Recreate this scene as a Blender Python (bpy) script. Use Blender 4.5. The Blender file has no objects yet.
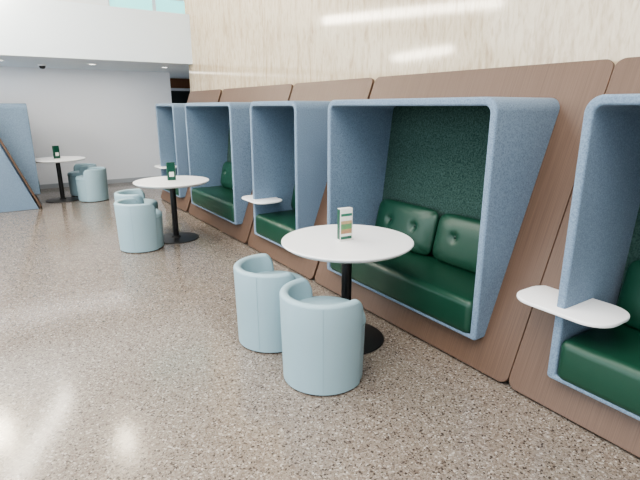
import bpy, bmesh, math
from mathutils import Matrix, Vector
scene = bpy.context.scene
coll = scene.collection
rad = math.radians
try:
    scene.view_settings.look = 'AgX - Medium High Contrast'
except Exception:
    pass

# ------------------------------------------------------------------ materials
def new_mat(name, color=(.8,.8,.8), rough=.5, spec=.5, metal=0.0):
    m = bpy.data.materials.new(name); m.use_nodes = True
    nt = m.node_tree; b = nt.nodes['Principled BSDF']
    b.inputs['Base Color'].default_value = (*color, 1)
    b.inputs['Roughness'].default_value = rough
    b.inputs['Metallic'].default_value = metal
    b.inputs['Specular IOR Level'].default_value = spec
    return m, nt, b
def N(nt, t, **kw):
    n = nt.nodes.new(t)
    for k, v in kw.items(): setattr(n, k, v)
    return n
def ramp(nt, stops, interp='LINEAR'):
    r = N(nt, 'ShaderNodeValToRGB'); cr = r.color_ramp; cr.interpolation = interp
    while len(cr.elements) < len(stops): cr.elements.new(.5)
    for e, (p, c) in zip(cr.elements, stops):
        e.position = p; e.color = (*c, 1)
    return r
def coords(nt, scale=(1,1,1)):
    tc = N(nt, 'ShaderNodeTexCoord'); mp = N(nt, 'ShaderNodeMapping')
    mp.inputs['Scale'].default_value = scale
    nt.links.new(tc.outputs['Object'], mp.inputs['Vector'])
    return mp.outputs['Vector']
def bump(nt, b, height, strength=.2, dist=.01):
    bp = N(nt, 'ShaderNodeBump'); bp.inputs['Strength'].default_value = strength
    bp.inputs['Distance'].default_value = dist
    nt.links.new(height, bp.inputs['Height']); nt.links.new(bp.outputs['Normal'], b.inputs['Normal'])

def felt(name, c1, c2, scale=140, bs=.45):
    m, nt, b = new_mat(name, c1, .95, .15)
    v = coords(nt)
    n = N(nt, 'ShaderNodeTexNoise'); n.inputs['Scale'].default_value = scale; n.inputs['Detail'].default_value = 3
    nt.links.new(v, n.inputs['Vector'])
    r = ramp(nt, [(.35, c1), (.65, c2)]); nt.links.new(n.outputs['Fac'], r.inputs['Fac'])
    nt.links.new(r.outputs['Color'], b.inputs['Base Color'])
    b.inputs['Sheen Weight'].default_value = .15; b.inputs['Sheen Roughness'].default_value = .5
    bump(nt, b, n.outputs['Fac'], bs, .004)
    return m
M_FELT = felt('blue_felt', (.135,.190,.260), (.205,.282,.372), 130)
M_FELTG = felt('green_felt', (.016,.042,.035), (.050,.092,.079), 90, .4)

def leather(name, c, rough):
    m, nt, b = new_mat(name, c, rough, .5)
    v = coords(nt)
    n = N(nt, 'ShaderNodeTexVoronoi'); n.inputs['Scale'].default_value = 260
    nt.links.new(v, n.inputs['Vector']); bump(nt, b, n.outputs['Distance'], .12, .002)
    return m
M_GREEN = leather('green_leather', (.009,.050,.029), .37)
M_SEAM = leather('green_seam', (.003,.028,.018), .5)
M_STOOL = leather('pale_blue_leather', (.30,.425,.475), .48)
M_STOOLSEAM = leather('pale_blue_seam', (.23,.34,.385), .5)
M_WHITE = new_mat('white_laminate', (.88,.88,.88), .35)[0]
M_BLACK = new_mat('black_metal', (.012,.012,.013), .35)[0]

m, nt, b = new_mat('brown_wood_laminate', (.2,.13,.1), .45, .4)
v = coords(nt, (.4, 110, .8))
n = N(nt, 'ShaderNodeTexNoise'); n.inputs['Scale'].default_value = 2; n.inputs['Detail'].default_value = 4
nt.links.new(v, n.inputs['Vector'])
r = ramp(nt, [(.3, (.100,.060,.041)), (.7, (.140,.088,.061))])
nt.links.new(n.outputs['Fac'], r.inputs['Fac']); nt.links.new(r.outputs['Color'], b.inputs['Base Color'])
M_BROWN = m

m, nt, b = new_mat('travertine', (.6,.5,.4), .09, .8)
v = coords(nt, (1, 4.0, .8))
n = N(nt, 'ShaderNodeTexNoise'); n.inputs['Scale'].default_value = 2.4; n.inputs['Detail'].default_value = 9
n.inputs['Roughness'].default_value = .64; n.inputs['Distortion'].default_value = 1.2
nt.links.new(v, n.inputs['Vector'])
r = ramp(nt, [(.28, (.40,.30,.19)), (.42, (.53,.43,.295)), (.55, (.62,.53,.385)), (.64,(.57,.47,.33)), (.75, (.48,.385,.26))])
nt.links.new(n.outputs['Fac'], r.inputs['Fac'])
v2 = coords(nt, (1, 15, 3.5))
n2 = N(nt, 'ShaderNodeTexNoise'); n2.inputs['Scale'].default_value = 2.5; n2.inputs['Detail'].default_value = 7
n2.inputs['Distortion'].default_value = .5
nt.links.new(v2, n2.inputs['Vector'])
r2 = ramp(nt, [(.32, (.68,.60,.52)), (.52, (1,1,1))]); nt.links.new(n2.outputs['Fac'], r2.inputs['Fac'])
mx = N(nt, 'ShaderNodeMixRGB', blend_type='MULTIPLY'); mx.inputs['Fac'].default_value = .65
nt.links.new(r.outputs['Color'], mx.inputs[1]); nt.links.new(r2.outputs['Color'], mx.inputs[2])
nt.links.new(mx.outputs[0], b.inputs['Base Color'])
M_STONE = m

m, nt, b = new_mat('terrazzo', (.4,.35,.3), .2, .5)
v = coords(nt)
def chips(scale, stops):
    vo = N(nt, 'ShaderNodeTexVoronoi'); vo.inputs['Scale'].default_value = scale
    nt.links.new(v, vo.inputs['Vector'])
    sp = N(nt, 'ShaderNodeSeparateColor'); nt.links.new(vo.outputs['Color'], sp.inputs['Color'])
    rr = ramp(nt, stops, 'CONSTANT'); nt.links.new(sp.outputs['Red'], rr.inputs['Fac'])
    return rr, sp
ra, sa = chips(105, [(0, (.065,.052,.044)), (.12, (.170,.135,.110)), (.36, (.225,.188,.158)), (.70, (.285,.25,.215)), (.92, (.40,.37,.33))])
rb, sb = chips(180, [(0, (.09,.073,.062)), (.16, (.190,.158,.132)), (.6, (.250,.215,.183)), (.92, (.355,.325,.29))])
mx = N(nt, 'ShaderNodeMixRGB'); gt = N(nt, 'ShaderNodeMath', operation='GREATER_THAN'); gt.inputs[1].default_value = .5
nt.links.new(sa.outputs['Green'], gt.inputs[0]); nt.links.new(gt.outputs[0], mx.inputs['Fac'])
nt.links.new(ra.outputs['Color'], mx.inputs[1]); nt.links.new(rb.outputs['Color'], mx.inputs[2])
nt.links.new(mx.outputs[0], b.inputs['Base Color'])
b.inputs['Roughness'].default_value = .14
M_FLOOR = m

def paint(name, c, rough=.7):
    m, nt, b = new_mat(name, c, rough, .3)
    v = coords(nt); n = N(nt, 'ShaderNodeTexNoise'); n.inputs['Scale'].default_value = 60
    nt.links.new(v, n.inputs['Vector']); bump(nt, b, n.outputs['Fac'], .05, .002)
    return m
M_WALL = paint('white_paint', (.80,.81,.83))
M_CEIL = paint('ceiling_paint', (.8,.8,.8))
M_BASE = paint('baseboard_grey', (.38,.40,.42))
M_BULK = paint('bulkhead_paint', (.79,.87,.93))
M_CORR = paint('corridor_brown', (.22,.11,.06))
M_DARK = paint('dark_door', (.02,.03,.03), .3)
M_FRAME = paint('window_frame', (.7,.72,.74), .4)
def emis(name, c, s):
    m, nt, b = new_mat(name, c, .3)
    b.inputs['Emission Color'].default_value = (*c, 1); b.inputs['Emission Strength'].default_value = s
    return m
M_TEAL = emis('teal_sky_glass', (.26,.70,.68), 1.3)  # glow put into the pane, stands in for sky behind the glass
M_LAMP = emis('lamp_glow', (1,.88,.68), 90)
M_STRIP = emis('strip_glow', (1,.93,.80), 36)
M_DOWN = emis('downlight_glow', (1,.97,.9), 6)

# ------------------------------------------------------------------ mesh helpers
def finish(name, bm, mat, parent=None, smooth=True, bevel=0, seg=3, loc=None, angle=35):
    me = bpy.data.meshes.new(name)
    bmesh.ops.recalc_face_normals(bm, faces=bm.faces)
    bm.to_mesh(me); bm.free()
    ob = bpy.data.objects.new(name, me); coll.objects.link(ob)
    for mm in (mat if isinstance(mat, list) else [mat]): me.materials.append(mm)
    if smooth:
        me.polygons.foreach_set('use_smooth', [True]*len(me.polygons))
        me.set_sharp_from_angle(angle=rad(angle)) if not bevel else None
    if bevel:
        md = ob.modifiers.new('bevel', 'BEVEL'); md.width = bevel; md.segments = seg
        md.limit_method = 'ANGLE'; md.angle_limit = rad(40); md.harden_normals = False
    if parent: ob.parent = parent
    if loc: ob.location = loc
    return ob
def box(name, a, b_, mat, parent=None, bevel=0, seg=3):
    bm = bmesh.new(); bmesh.ops.create_cube(bm, size=1)
    for v in bm.verts:
        v.co = Vector([(a[i]+b_[i])/2 + v.co[i]*(b_[i]-a[i]) for i in range(3)])
    return finish(name, bm, mat, parent, smooth=bool(bevel), bevel=bevel, seg=seg)
def empty(name, loc=(0,0,0), rot=0):
    e = bpy.data.objects.new(name, None); coll.objects.link(e)
    e.location = loc; e.rotation_euler = (0,0,rot); e.empty_display_size = .2
    return e
def rrect(x0, x1, y0, y1, r, seg=7, rb=None):
    pts = []; rb = r if rb is None else rb
    for sx, sy, a0, q in ((1,1,0,r),(0,1,90,r),(0,0,180,rb),(1,0,270,rb)):
        cx = x1-q if sx else x0+q; cy = y1-q if sy else y0+q
        for i in range(seg+1):
            a = rad(a0+90*i/seg); pts.append((cx+q*math.cos(a), cy+q*math.sin(a)))
    return pts
def lathe(name, prof, mat, parent=None, seg=64, loc=None, angle=35):
    bm = bmesh.new(); rings = []
    for r_, z in prof:
        if r_ < 1e-6: rings.append([bm.verts.new((0,0,z))])
        else: rings.append([bm.verts.new((r_*math.cos(2*math.pi*i/seg), r_*math.sin(2*math.pi*i/seg), z)) for i in range(seg)])
    for A, B in zip(rings, rings[1:]):
        for i in range(seg):
            j = (i+1) % seg
            if len(A) == 1 and len(B) == 1: continue
            if len(A) == 1: bm.faces.new((A[0], B[i], B[j]))
            elif len(B) == 1: bm.faces.new((A[i], A[j], B[0]))
            else: bm.faces.new((A[i], A[j], B[j], B[i]))
    return finish(name, bm, mat, parent, loc=loc, angle=angle)

# ------------------------------------------------------------------ booth modules
FX, FOOT, TAN = 2.32, 2.345, .370
ALPHA = math.atan(TAN); CA, SA = math.cos(ALPHA), math.sin(ALPHA)
PTOP = 1.885
def panel(parent, w, hw, zb, zt):
    cu = bpy.data.curves.new('c', 'CURVE'); cu.dimensions = '2D'; cu.fill_mode = 'BOTH'
    cu.extrude = .012; cu.bevel_depth = .003; cu.bevel_resolution = 1
    for pts in (rrect(-w/2+.005, w/2-.005, .008, PTOP/CA, .055),
                rrect(-hw+.012, hw-.012, (zb+.012)/CA, (zt-.012)/CA, .06, rb=.03)):
        sp = cu.splines.new('POLY'); sp.points.add(len(pts)-1)
        for p, (x, y) in zip(sp.points, pts): p.co = (x, y, 0, 1)
        sp.use_cyclic_u = True
    tmp = bpy.data.objects.new('tmp', cu); coll.objects.link(tmp)
    dg = bpy.context.evaluated_depsgraph_get()
    me = bpy.data.meshes.new_from_object(tmp.evaluated_get(dg))
    bpy.data.objects.remove(tmp)
    M = Matrix(((0, SA, CA, FOOT), (1, 0, 0, 0), (0, CA, -SA, 0.006), (0,0,0,1)))
    me.transform(M)
    ob = bpy.data.objects.new('leaning_panel', me); coll.objects.link(ob)
    me.materials.clear(); me.materials.append(M_BROWN); ob.parent = parent
    return ob
def hood(parent, hw, zb, zt):
    th = .048; XB = 3.06
    o = rrect(-hw, hw, zb, zt, .085, 9, rb=.02)
    i_ = rrect(-hw+th, hw-th, zb+.028, zt-th, .045, 9, rb=.01)
    bm = bmesh.new()
    L = [[bm.verts.new((x, y, z)) for y, z in P] for P, x in ((o, FX), (o, XB), (i_, XB), (i_, FX))]
    n = len(o)
    for k in range(4):
        A, B = L[k], L[(k+1) % 4]
        for i in range(n):
            j = (i+1) % n; bm.faces.new((A[i], A[j], B[j], B[i]))
    return finish('felt_hood', bm, M_FELT, parent, bevel=.022, seg=5)
def back_wall(parent, hw, zt):
    bm = bmesh.new(); y = hw-.037
    P = [(2.86,.30),(2.90,.30),(3.055,zt-.03),(3.01,zt-.03)]
    A = [bm.verts.new((x,-y,z)) for x,z in P]; B = [bm.verts.new((x,y,z)) for x,z in P]
    bm.faces.new(A); bm.faces.new(B[::-1])
    for i in range(4):
        j=(i+1)%4; bm.faces.new((A[i],A[j],B[j],B[i]))
    return finish('felt_back', bm, M_FELTG, parent, smooth=False)
def cushion(parent, yc, w, zb=.455, h=.39):
    nu, nv = 44, 26; bm = bmesh.new()
    buts = [(-.42, .12), (.42, .12)]
    def surf(u, v, side):
        e = (1-abs(u)**5)*(1-abs(v)**4); e = max(e, 0)**.5
        d = sum(math.exp(-(((u-bu)*w/2)**2+((v-bv)*h/2)**2)/(.028**2)) for bu, bv in buts)
        wr = sum(.35*math.exp(-(((u-bu)*w/2)/.010)**2)*math.exp(-abs(v-bv)*2.2) for bu, bv in buts)
        t = e*.058 - (.036*d + .010*wr)*e if side > 0 else e*.035
        k = 1/ (max(1e-6,(abs(u)**7+abs(v)**7)))**(1/7) if (u or v) else 1
        m = max(abs(u), abs(v)); k = k*m if m > 0 else 1
        return u*k*w/2, v*k*h/2, t
    ca, sa = math.cos(rad(13)), math.sin(rad(13))
    for side in (1, -1):
        g = []
        for i in range(nu+1):
            row = []
            for j in range(nv+1):
                u, v = -1+2*i/nu, -1+2*j/nv
                u = math.sin(u*math.pi/2); v = math.sin(v*math.pi/2)
                yy, hh, t = surf(u, v, side)
                hc = hh+h/2
                x = 2.765 + hc*sa - side*t*ca; z = zb + hc*ca + side*t*sa
                row.append(bm.verts.new((x, yc+yy, z)))
            g.append(row)
        for i in range(nu):
            for j in range(nv): bm.faces.new((g[i][j], g[i+1][j], g[i+1][j+1], g[i][j+1]))
    bmesh.ops.remove_doubles(bm, verts=bm.verts, dist=.0006)
    finish('back_cushion', bm, M_GREEN, parent, angle=80)
    for bu, bv in buts:
        b2 = bmesh.new(); bmesh.ops.create_uvsphere(b2, u_segments=16, v_segments=8, radius=.013)
        hc = bv*h/2+h/2
        for q in b2.verts:
            q.co = Vector((q.co.x*.5 + 2.765+hc*sa-.030*ca, q.co.y+yc+bu*w/2, q.co.z + zb+hc*ca+.03*sa))
        finish('button', b2, M_SEAM, parent)
def seat(parent, hw, ncush):
    y = hw-.046
    box('seat_base', (FX+.03, -y, .225), (2.90, y, .33), M_GREEN, parent, bevel=.012)
    box('seat_cushion', (FX-.012, -y, .214), (2.87, y, .455), M_GREEN, parent, bevel=.05, seg=6)
    w = (2*y-.02*(ncush+1))/ncush*.94
    for k in range(ncush):
        cushion(parent, (k-(ncush-1)/2)*(w+.015), w)
def shelf(parent, ys):
    pts = rrect(2.25, 2.60, ys-.285, ys+.245, .13, 10)
    bm = bmesh.new()
    A = [bm.verts.new((x,y,.600)) for x,y in pts]; B = [bm.verts.new((x,y,.620)) for x,y in pts]
    bm.faces.new(A[::-1]); bm.faces.new(B); n=len(pts)
    for i in range(n):
        j=(i+1)%n; bm.faces.new((A[i],A[j],B[j],B[i]))
    finish('side_shelf', bm, M_WHITE, parent, bevel=.006)
def booth(kind, yc, flip=False):
    w, hw = (2.15, .835) if kind == 'double' else (1.48, .50)
    e = empty(kind+'_booth', (2.78, yc, 0) if flip else (0, yc, 0), math.pi if flip else 0)
    zb, zt = .205, 1.685
    panel(e, w, hw, zb, zt); hood(e, hw, zb, zt); back_wall(e, hw, zt)
    seat(e, hw, 2 if kind == 'double' else 1)
    if kind == 'single': shelf(e, hw)
    if flip:
        bm = bmesh.new(); P = [(2.39,.004),(3.02,1.72),(3.03,.004)]
        A=[bm.verts.new((x,w/2-.03,z)) for x,z in P]; B=[bm.verts.new((x,w/2-.055,z)) for x,z in P]
        bm.faces.new(A); bm.faces.new(B[::-1])
        for i in range(3):
            j=(i+1)%3; bm.faces.new((A[i],A[j],B[j],B[i]))
        finish('felt_end_panel', bm, M_FELT, e, smooth=False)
    return e
booth('double', -1.04)
booth('single', .775)
booth('double', 2.59)
booth('single', 4.43)
booth('double', 6.28)
booth('single', 8.17)
booth('double', 10.12, flip=True)

# ------------------------------------------------------------------ tables
def table(x, y):
    e = empty('pedestal_table', (x, y, 0)); R = .455
    lathe('table_top', [(0,.712),(R-.03,.712),(R-.006,.728),(R,.735),(R,.741),(R-.004,.745),(0,.745)], M_WHITE, e, 96)
    lathe('mounting_plate', [(0,.700),(.15,.700),(.15,.712),(0,.712)], M_BLACK, e)
    lathe('column', [(0,.02),(.036,.02),(.036,.70),(0,.70)], M_BLACK, e, 32)
    lathe('base_disc', [(0,0),(.275,0),(.28,.004),(.275,.010),(.20,.016),(.06,.022),(.045,.04),(0,.04)], M_BLACK, e, 64)
    return e
table(1.915, 2.573); table(1.73, 6.0); table(.82, 9.74)

# ------------------------------------------------------------------ menu stands
m, nt, b = new_mat('menu_print', (.1,.3,.2), .3)
tc = N(nt, 'ShaderNodeTexCoord'); sp = N(nt, 'ShaderNodeSeparateXYZ'); nt.links.new(tc.outputs['Object'], sp.inputs[0])
mr = N(nt, 'ShaderNodeMath', operation='DIVIDE'); nt.links.new(sp.outputs['Z'], mr.inputs[0]); mr.inputs[1].default_value = .225
rr = ramp(nt, [(0,(.03,.12,.08)),(.14,(.70,.69,.65)),(.22,(.36,.22,.12)),(.36,(.12,.26,.12)),(.52,(.42,.30,.18)),(.62,(.70,.69,.65)),(.76,(.04,.17,.11)),(.84,(.72,.72,.69))], 'CONSTANT')
nt.links.new(mr.outputs[0], rr.inputs['Fac'])
n = N(nt, 'ShaderNodeTexNoise'); n.inputs['Scale'].default_value = 60; nt.links.new(tc.outputs['Object'], n.inputs['Vector'])
mx = N(nt, 'ShaderNodeMixRGB', blend_type='OVERLAY'); mx.inputs['Fac'].default_value=.35
nt.links.new(rr.outputs['Color'], mx.inputs[1]); nt.links.new(n.outputs['Color'], mx.inputs[2])
nt.links.new(mx.outputs[0], b.inputs['Base Color']); M_MENU = m
M_MENUG = new_mat('menu_green', (.01,.07,.045), .3)[0]
M_MENUW = new_mat('menu_card_white', (.75,.74,.7), .4)[0]
def menu(x, y, rot, dark=False):
    e = empty('menu_stand', (x, y, .7455), rot)
    w, d, h = .098, .04, .225
    box('card_base', (-w/2-.006,-d/2-.010,0), (w/2+.006,d/2+.010,.006), M_MENUW, e, bevel=.002)
    box('core', (-w/2,-d/2,.006), (w/2,d/2,h), M_MENUG if dark else M_MENUW, e, bevel=.002)
    box('front_print', (-w/2+.006,-d/2-.0015,.012), (w/2-.006,-d/2+.001,h-.006), M_MENUG if dark else M_MENU, e)
    if dark: box('front_label', (-w/2+.02,-d/2-.0025,.05), (w/2-.02,-d/2-.001,.11), M_MENUW, e)
    box('side_print', (-w/2-.0015,-d/2+.003,.012), (-w/2+.001,d/2-.003,h-.004), M_MENUG, e)
    box('side_print_right', (w/2-.001,-d/2+.003,.012), (w/2+.0015,d/2-.003,h-.004), M_MENUW if dark else M_MENUG, e)
menu(1.895, 2.575, rad(-5)); menu(1.73, 6.0, rad(-5), True); menu(.82, 9.74, rad(20), True)

# ------------------------------------------------------------------ stools
def stool(x, y, face):
    e = empty('barrel_stool', (x, y, 0), face)   # opening faces local +x
    S = 1.06
    lathe('plinth', [(0,0),(.215*S,0),(.215*S,.016),(0,.016)], M_BLACK, e, 48)
    lathe('seat_drum', [(0,.012),(.225*S,.012),(.232*S,.022),(.241*S,.38),(.241*S,.40),(.236*S,.42),(.222*S,.436),(.20*S,.442),(.10,.448),(0,.449)], M_STOOL, e, 72)
    lathe('front_welt', [(.237*S,.378),(.2435*S,.382),(.2435*S,.388),(.237*S,.392)], M_STOOLSEAM, e, 72)
    half = 114; n = 84; bm = bmesh.new(); rings = []
    for k in range(n+1):
        t = -1+2*k/n; a = math.pi + rad(half)*t
        edge = (1-abs(t))*half
        q = min(1, edge/18.0); f = math.sqrt(max(0, 1-(1-q)**2))
        zt = .43+.145*f
        q2 = min(1, edge/5.0); thk = .027*(.35+.65*math.sqrt(max(0,1-(1-q2)**2)))
        cen = .250*S-.027
        pts = []
        def rr_(s, z): return (cen - .014*(1-min(z,.55)/.55)) + s*thk
        for z in (.012,.10,.2,.3,.38): pts.append((rr_(1,z), z))
        for i in range(9):
            aa = math.pi*i/8; z = zt-.022+.022*math.sin(aa)
            pts.append((rr_(math.cos(aa), z), z))
        for z in (.38,.3,.2,.10,.012): pts.append((rr_(-1,z), z))
        rings.append([bm.verts.new((r_*math.cos(a), r_*math.sin(a), z)) for r_, z in pts])
    m_ = len(rings[0])
    for A, B in zip(rings, rings[1:]):
        for i in range(m_):
            j = (i+1) % m_; bm.faces.new((A[i],A[j],B[j],B[i]))
    bm.faces.new(rings[0]); bm.faces.new(rings[-1][::-1])
    finish('backrest_shell', bm, M_STOOL, e, angle=50)
    for a in (180-48, 180+48):
        bm = bmesh.new(); A=[]
        for z in (.03,.15,.3,.45,.555):
            r_ = .250*S + .0005 - .014*(1-z/.55)
            for da, dr in ((-.35,-.002),(-.15,.0008),(.15,.0008),(.35,-.002)):
                A.append(bm.verts.new(((r_+dr)*math.cos(rad(a+da)),(r_+dr)*math.sin(rad(a+da)),z)))
        for k in range(4):
            for i in range(3):
                bm.faces.new((A[k*4+i],A[k*4+i+1],A[k*4+i+5],A[k*4+i+4]))
        finish('seam', bm, M_STOOLSEAM, e)
stool(1.50, 2.245, rad(8)); stool(1.475, 2.865, rad(-8))
stool(1.26, 5.80, rad(10)); stool(1.39, 6.46, rad(-15))
stool(1.29, 9.45, rad(165)); stool(1.24, 10.15, rad(185))

# ------------------------------------------------------------------ room
WX = 3.11
box('floor', (-7,-5,-.1), (6.2,14,0), M_FLOOR)
box('ceiling', (-7,-5,5.0), (6.2,14,5.1), M_CEIL)
box('wall_right', (WX,-5,0), (3.42,9.12,5.0), M_STONE)
box('wall_far', (-7,11.35,0), (3.42,11.5,2.37), M_WALL)
box('baseboard_far', (-7,11.335,0), (3.42,11.35,.09), M_BASE)
box('bulkhead', (-7,8.9,2.37), (WX,13.59,3.19), M_BULK)
box('bulkhead_return', (WX,9.12,2.37), (6.04,13.59,3.19), M_BULK)
box('wall_corridor', (3.42,13.6,0), (6.2,13.75,3.19), M_CORR)
box('wall_corridor_side', (6.05,9.05,0), (6.2,13.6,3.19), M_CORR)
box('wall_back', (-7,-5.1,0), (3.42,-5,5.0), M_WALL)
d = empty('door_1', (4.15,13.57,0))
box('leaf', (-.45,-.03,0), (.45,.01,2.05), M_DARK, d, bevel=.004)
box('jamb_left', (-.52,-.05,0), (-.45,.015,2.12), M_FRAME, d); box('jamb_right', (.45,-.05,0), (.52,.015,2.12), M_FRAME, d)
box('head', (-.52,-.05,2.05), (.52,.015,2.12), M_FRAME, d)
box('wall_upper', (-7,11.5,3.195), (6.2,11.6,3.35), M_WALL)
box('wall_upper_left', (-7,11.45,3.36), (2.3,11.6,5.0), M_WALL)
for i in range(4):
    x0 = 2.3+i*.95
    w = empty('window_%d' % (i+1), (x0,11.5,3.35))
    box('pane', (.04,.03,0.04), (.91,.05,1.6), M_TEAL, w)
    box('mullion_left', (0,0,0), (.04,.09,1.65), M_FRAME, w); box('mullion_right', (.91,0,0), (.95,.09,1.65), M_FRAME, w)
    box('sill', (.04,0,0), (.91,.09,.04), M_FRAME, w); box('transom', (.04,0,.55), (.91,.09,.6), M_FRAME, w)
box('wall_left', (-7.15,-5,0), (-7,14,.3), M_WALL)
for i in range(7):
    box('trim_%d' % (i+1), (-7.12,-5+i*3.1,.3), (-7.02,-4.9+i*3.1,5.0), M_FRAME)
def downlight(x, y):
    e = empty('recessed_downlight', (x,y,2.37))
    lathe('trim_ring', [(.05,0),(.075,0),(.075,-.006),(.05,-.006),(.05,0)], M_WHITE, e, 32)
    lathe('lens', [(0,-.002),(.05,-.002),(.05,-.004),(0,-.004)], M_DOWN, e, 32)
for x in (-1.2, 0.2, 1.6, 2.9): downlight(x, 9.9)
cm = empty('security_dome_camera', (.85,10.4,2.37))
lathe('housing', [(0,0),(.07,0),(.07,-.03),(0,-.03)], M_WHITE, cm, 32)
lathe('dome', [(.055,-.03),(.05,-.055),(.035,-.075),(0,-.085)], M_BLACK, cm, 32)

# ------------------------------------------------------------------ lamps
def pendant(x, y, z, r):
    e = empty('pendant_lamp', (x,y,z))
    lathe('globe', [(r*math.sin(math.pi*i/16) if 0<i<16 else 0, -r*math.cos(math.pi*i/16)) for i in range(17)], M_LAMP, e, 24)
    lathe('cord', [(0,r),(.006,r),(.006,5-z),(0,5-z)], M_BLACK, e, 8)
pendant(1.22,8.75,4.65,.14); pendant(-.85,10.4,4.65,.22)
def strip(p, q, name='linear_pendant_light'):
    p, q = Vector(p), Vector(q); d = q-p; e = empty(name, (p+q)/2, math.atan2(d.y,d.x)); L = d.length/2
    box('housing', (-L,-.05,.07), (L,.05,.10), M_WHITE, e); box('diffuser', (-L+.01,-.05,-.07), (L-.01,.05,.069), M_STRIP, e, bevel=.03)
    for s in (-.8,.8): box('cable', (s*L-.003,-.003,.10), (s*L+.003,.003,5-p.z), M_BLACK, e)
strip((-1.1,5.6,3.3), (.40,8.75,3.3))
strip((-1.5,8.7,2.68), (-1.2,6.75,2.68))
def area(name, loc, sx, sy, power, col=(1,1,1), rot=(0,0,0)):
    l = bpy.data.lights.new(name, 'AREA'); l.shape='RECTANGLE'; l.size=sx; l.size_y=sy; l.energy=power; l.color=col
    o = bpy.data.objects.new(name, l); coll.objects.link(o); o.location=loc; o.rotation_euler=rot
area('ceiling_fill_light', (-.8,.5,4.95), 4.5, 5, 430, (1,.97,.93))  # broad fill added for soft overhead brightness, not a ceiling fixture
area('ceiling_fill_light', (-1.5,5.8,4.95), 4, 3, 240, (1,.97,.93))  # second added overhead fill, further down the room
area('soffit_fill_light', (.5,10.4,2.33), 4.5, .5, 34, (1,.98,.95))  # added fill under the soffit, brightens the far end
area('window_daylight', (-6.8,3.5,2.6), 4.2, 14, 560, (.88,.95,1), (0,rad(-90),0))

w = bpy.data.worlds.new('World'); scene.world = w; w.use_nodes = True
w.node_tree.nodes['Background'].inputs[0].default_value = (.80,.90,1,1)
w.node_tree.nodes['Background'].inputs[1].default_value = 1.4

# ------------------------------------------------------------------ camera
cd = bpy.data.cameras.new('camera'); cam = bpy.data.objects.new('camera', cd); coll.objects.link(cam)
cd.sensor_width = 36; cd.lens = 27; cd.clip_start = .05
cam.location = (0,0,1.63); cam.rotation_euler = (rad(90-15.5), 0, rad(-33.3))
scene.camera = cam
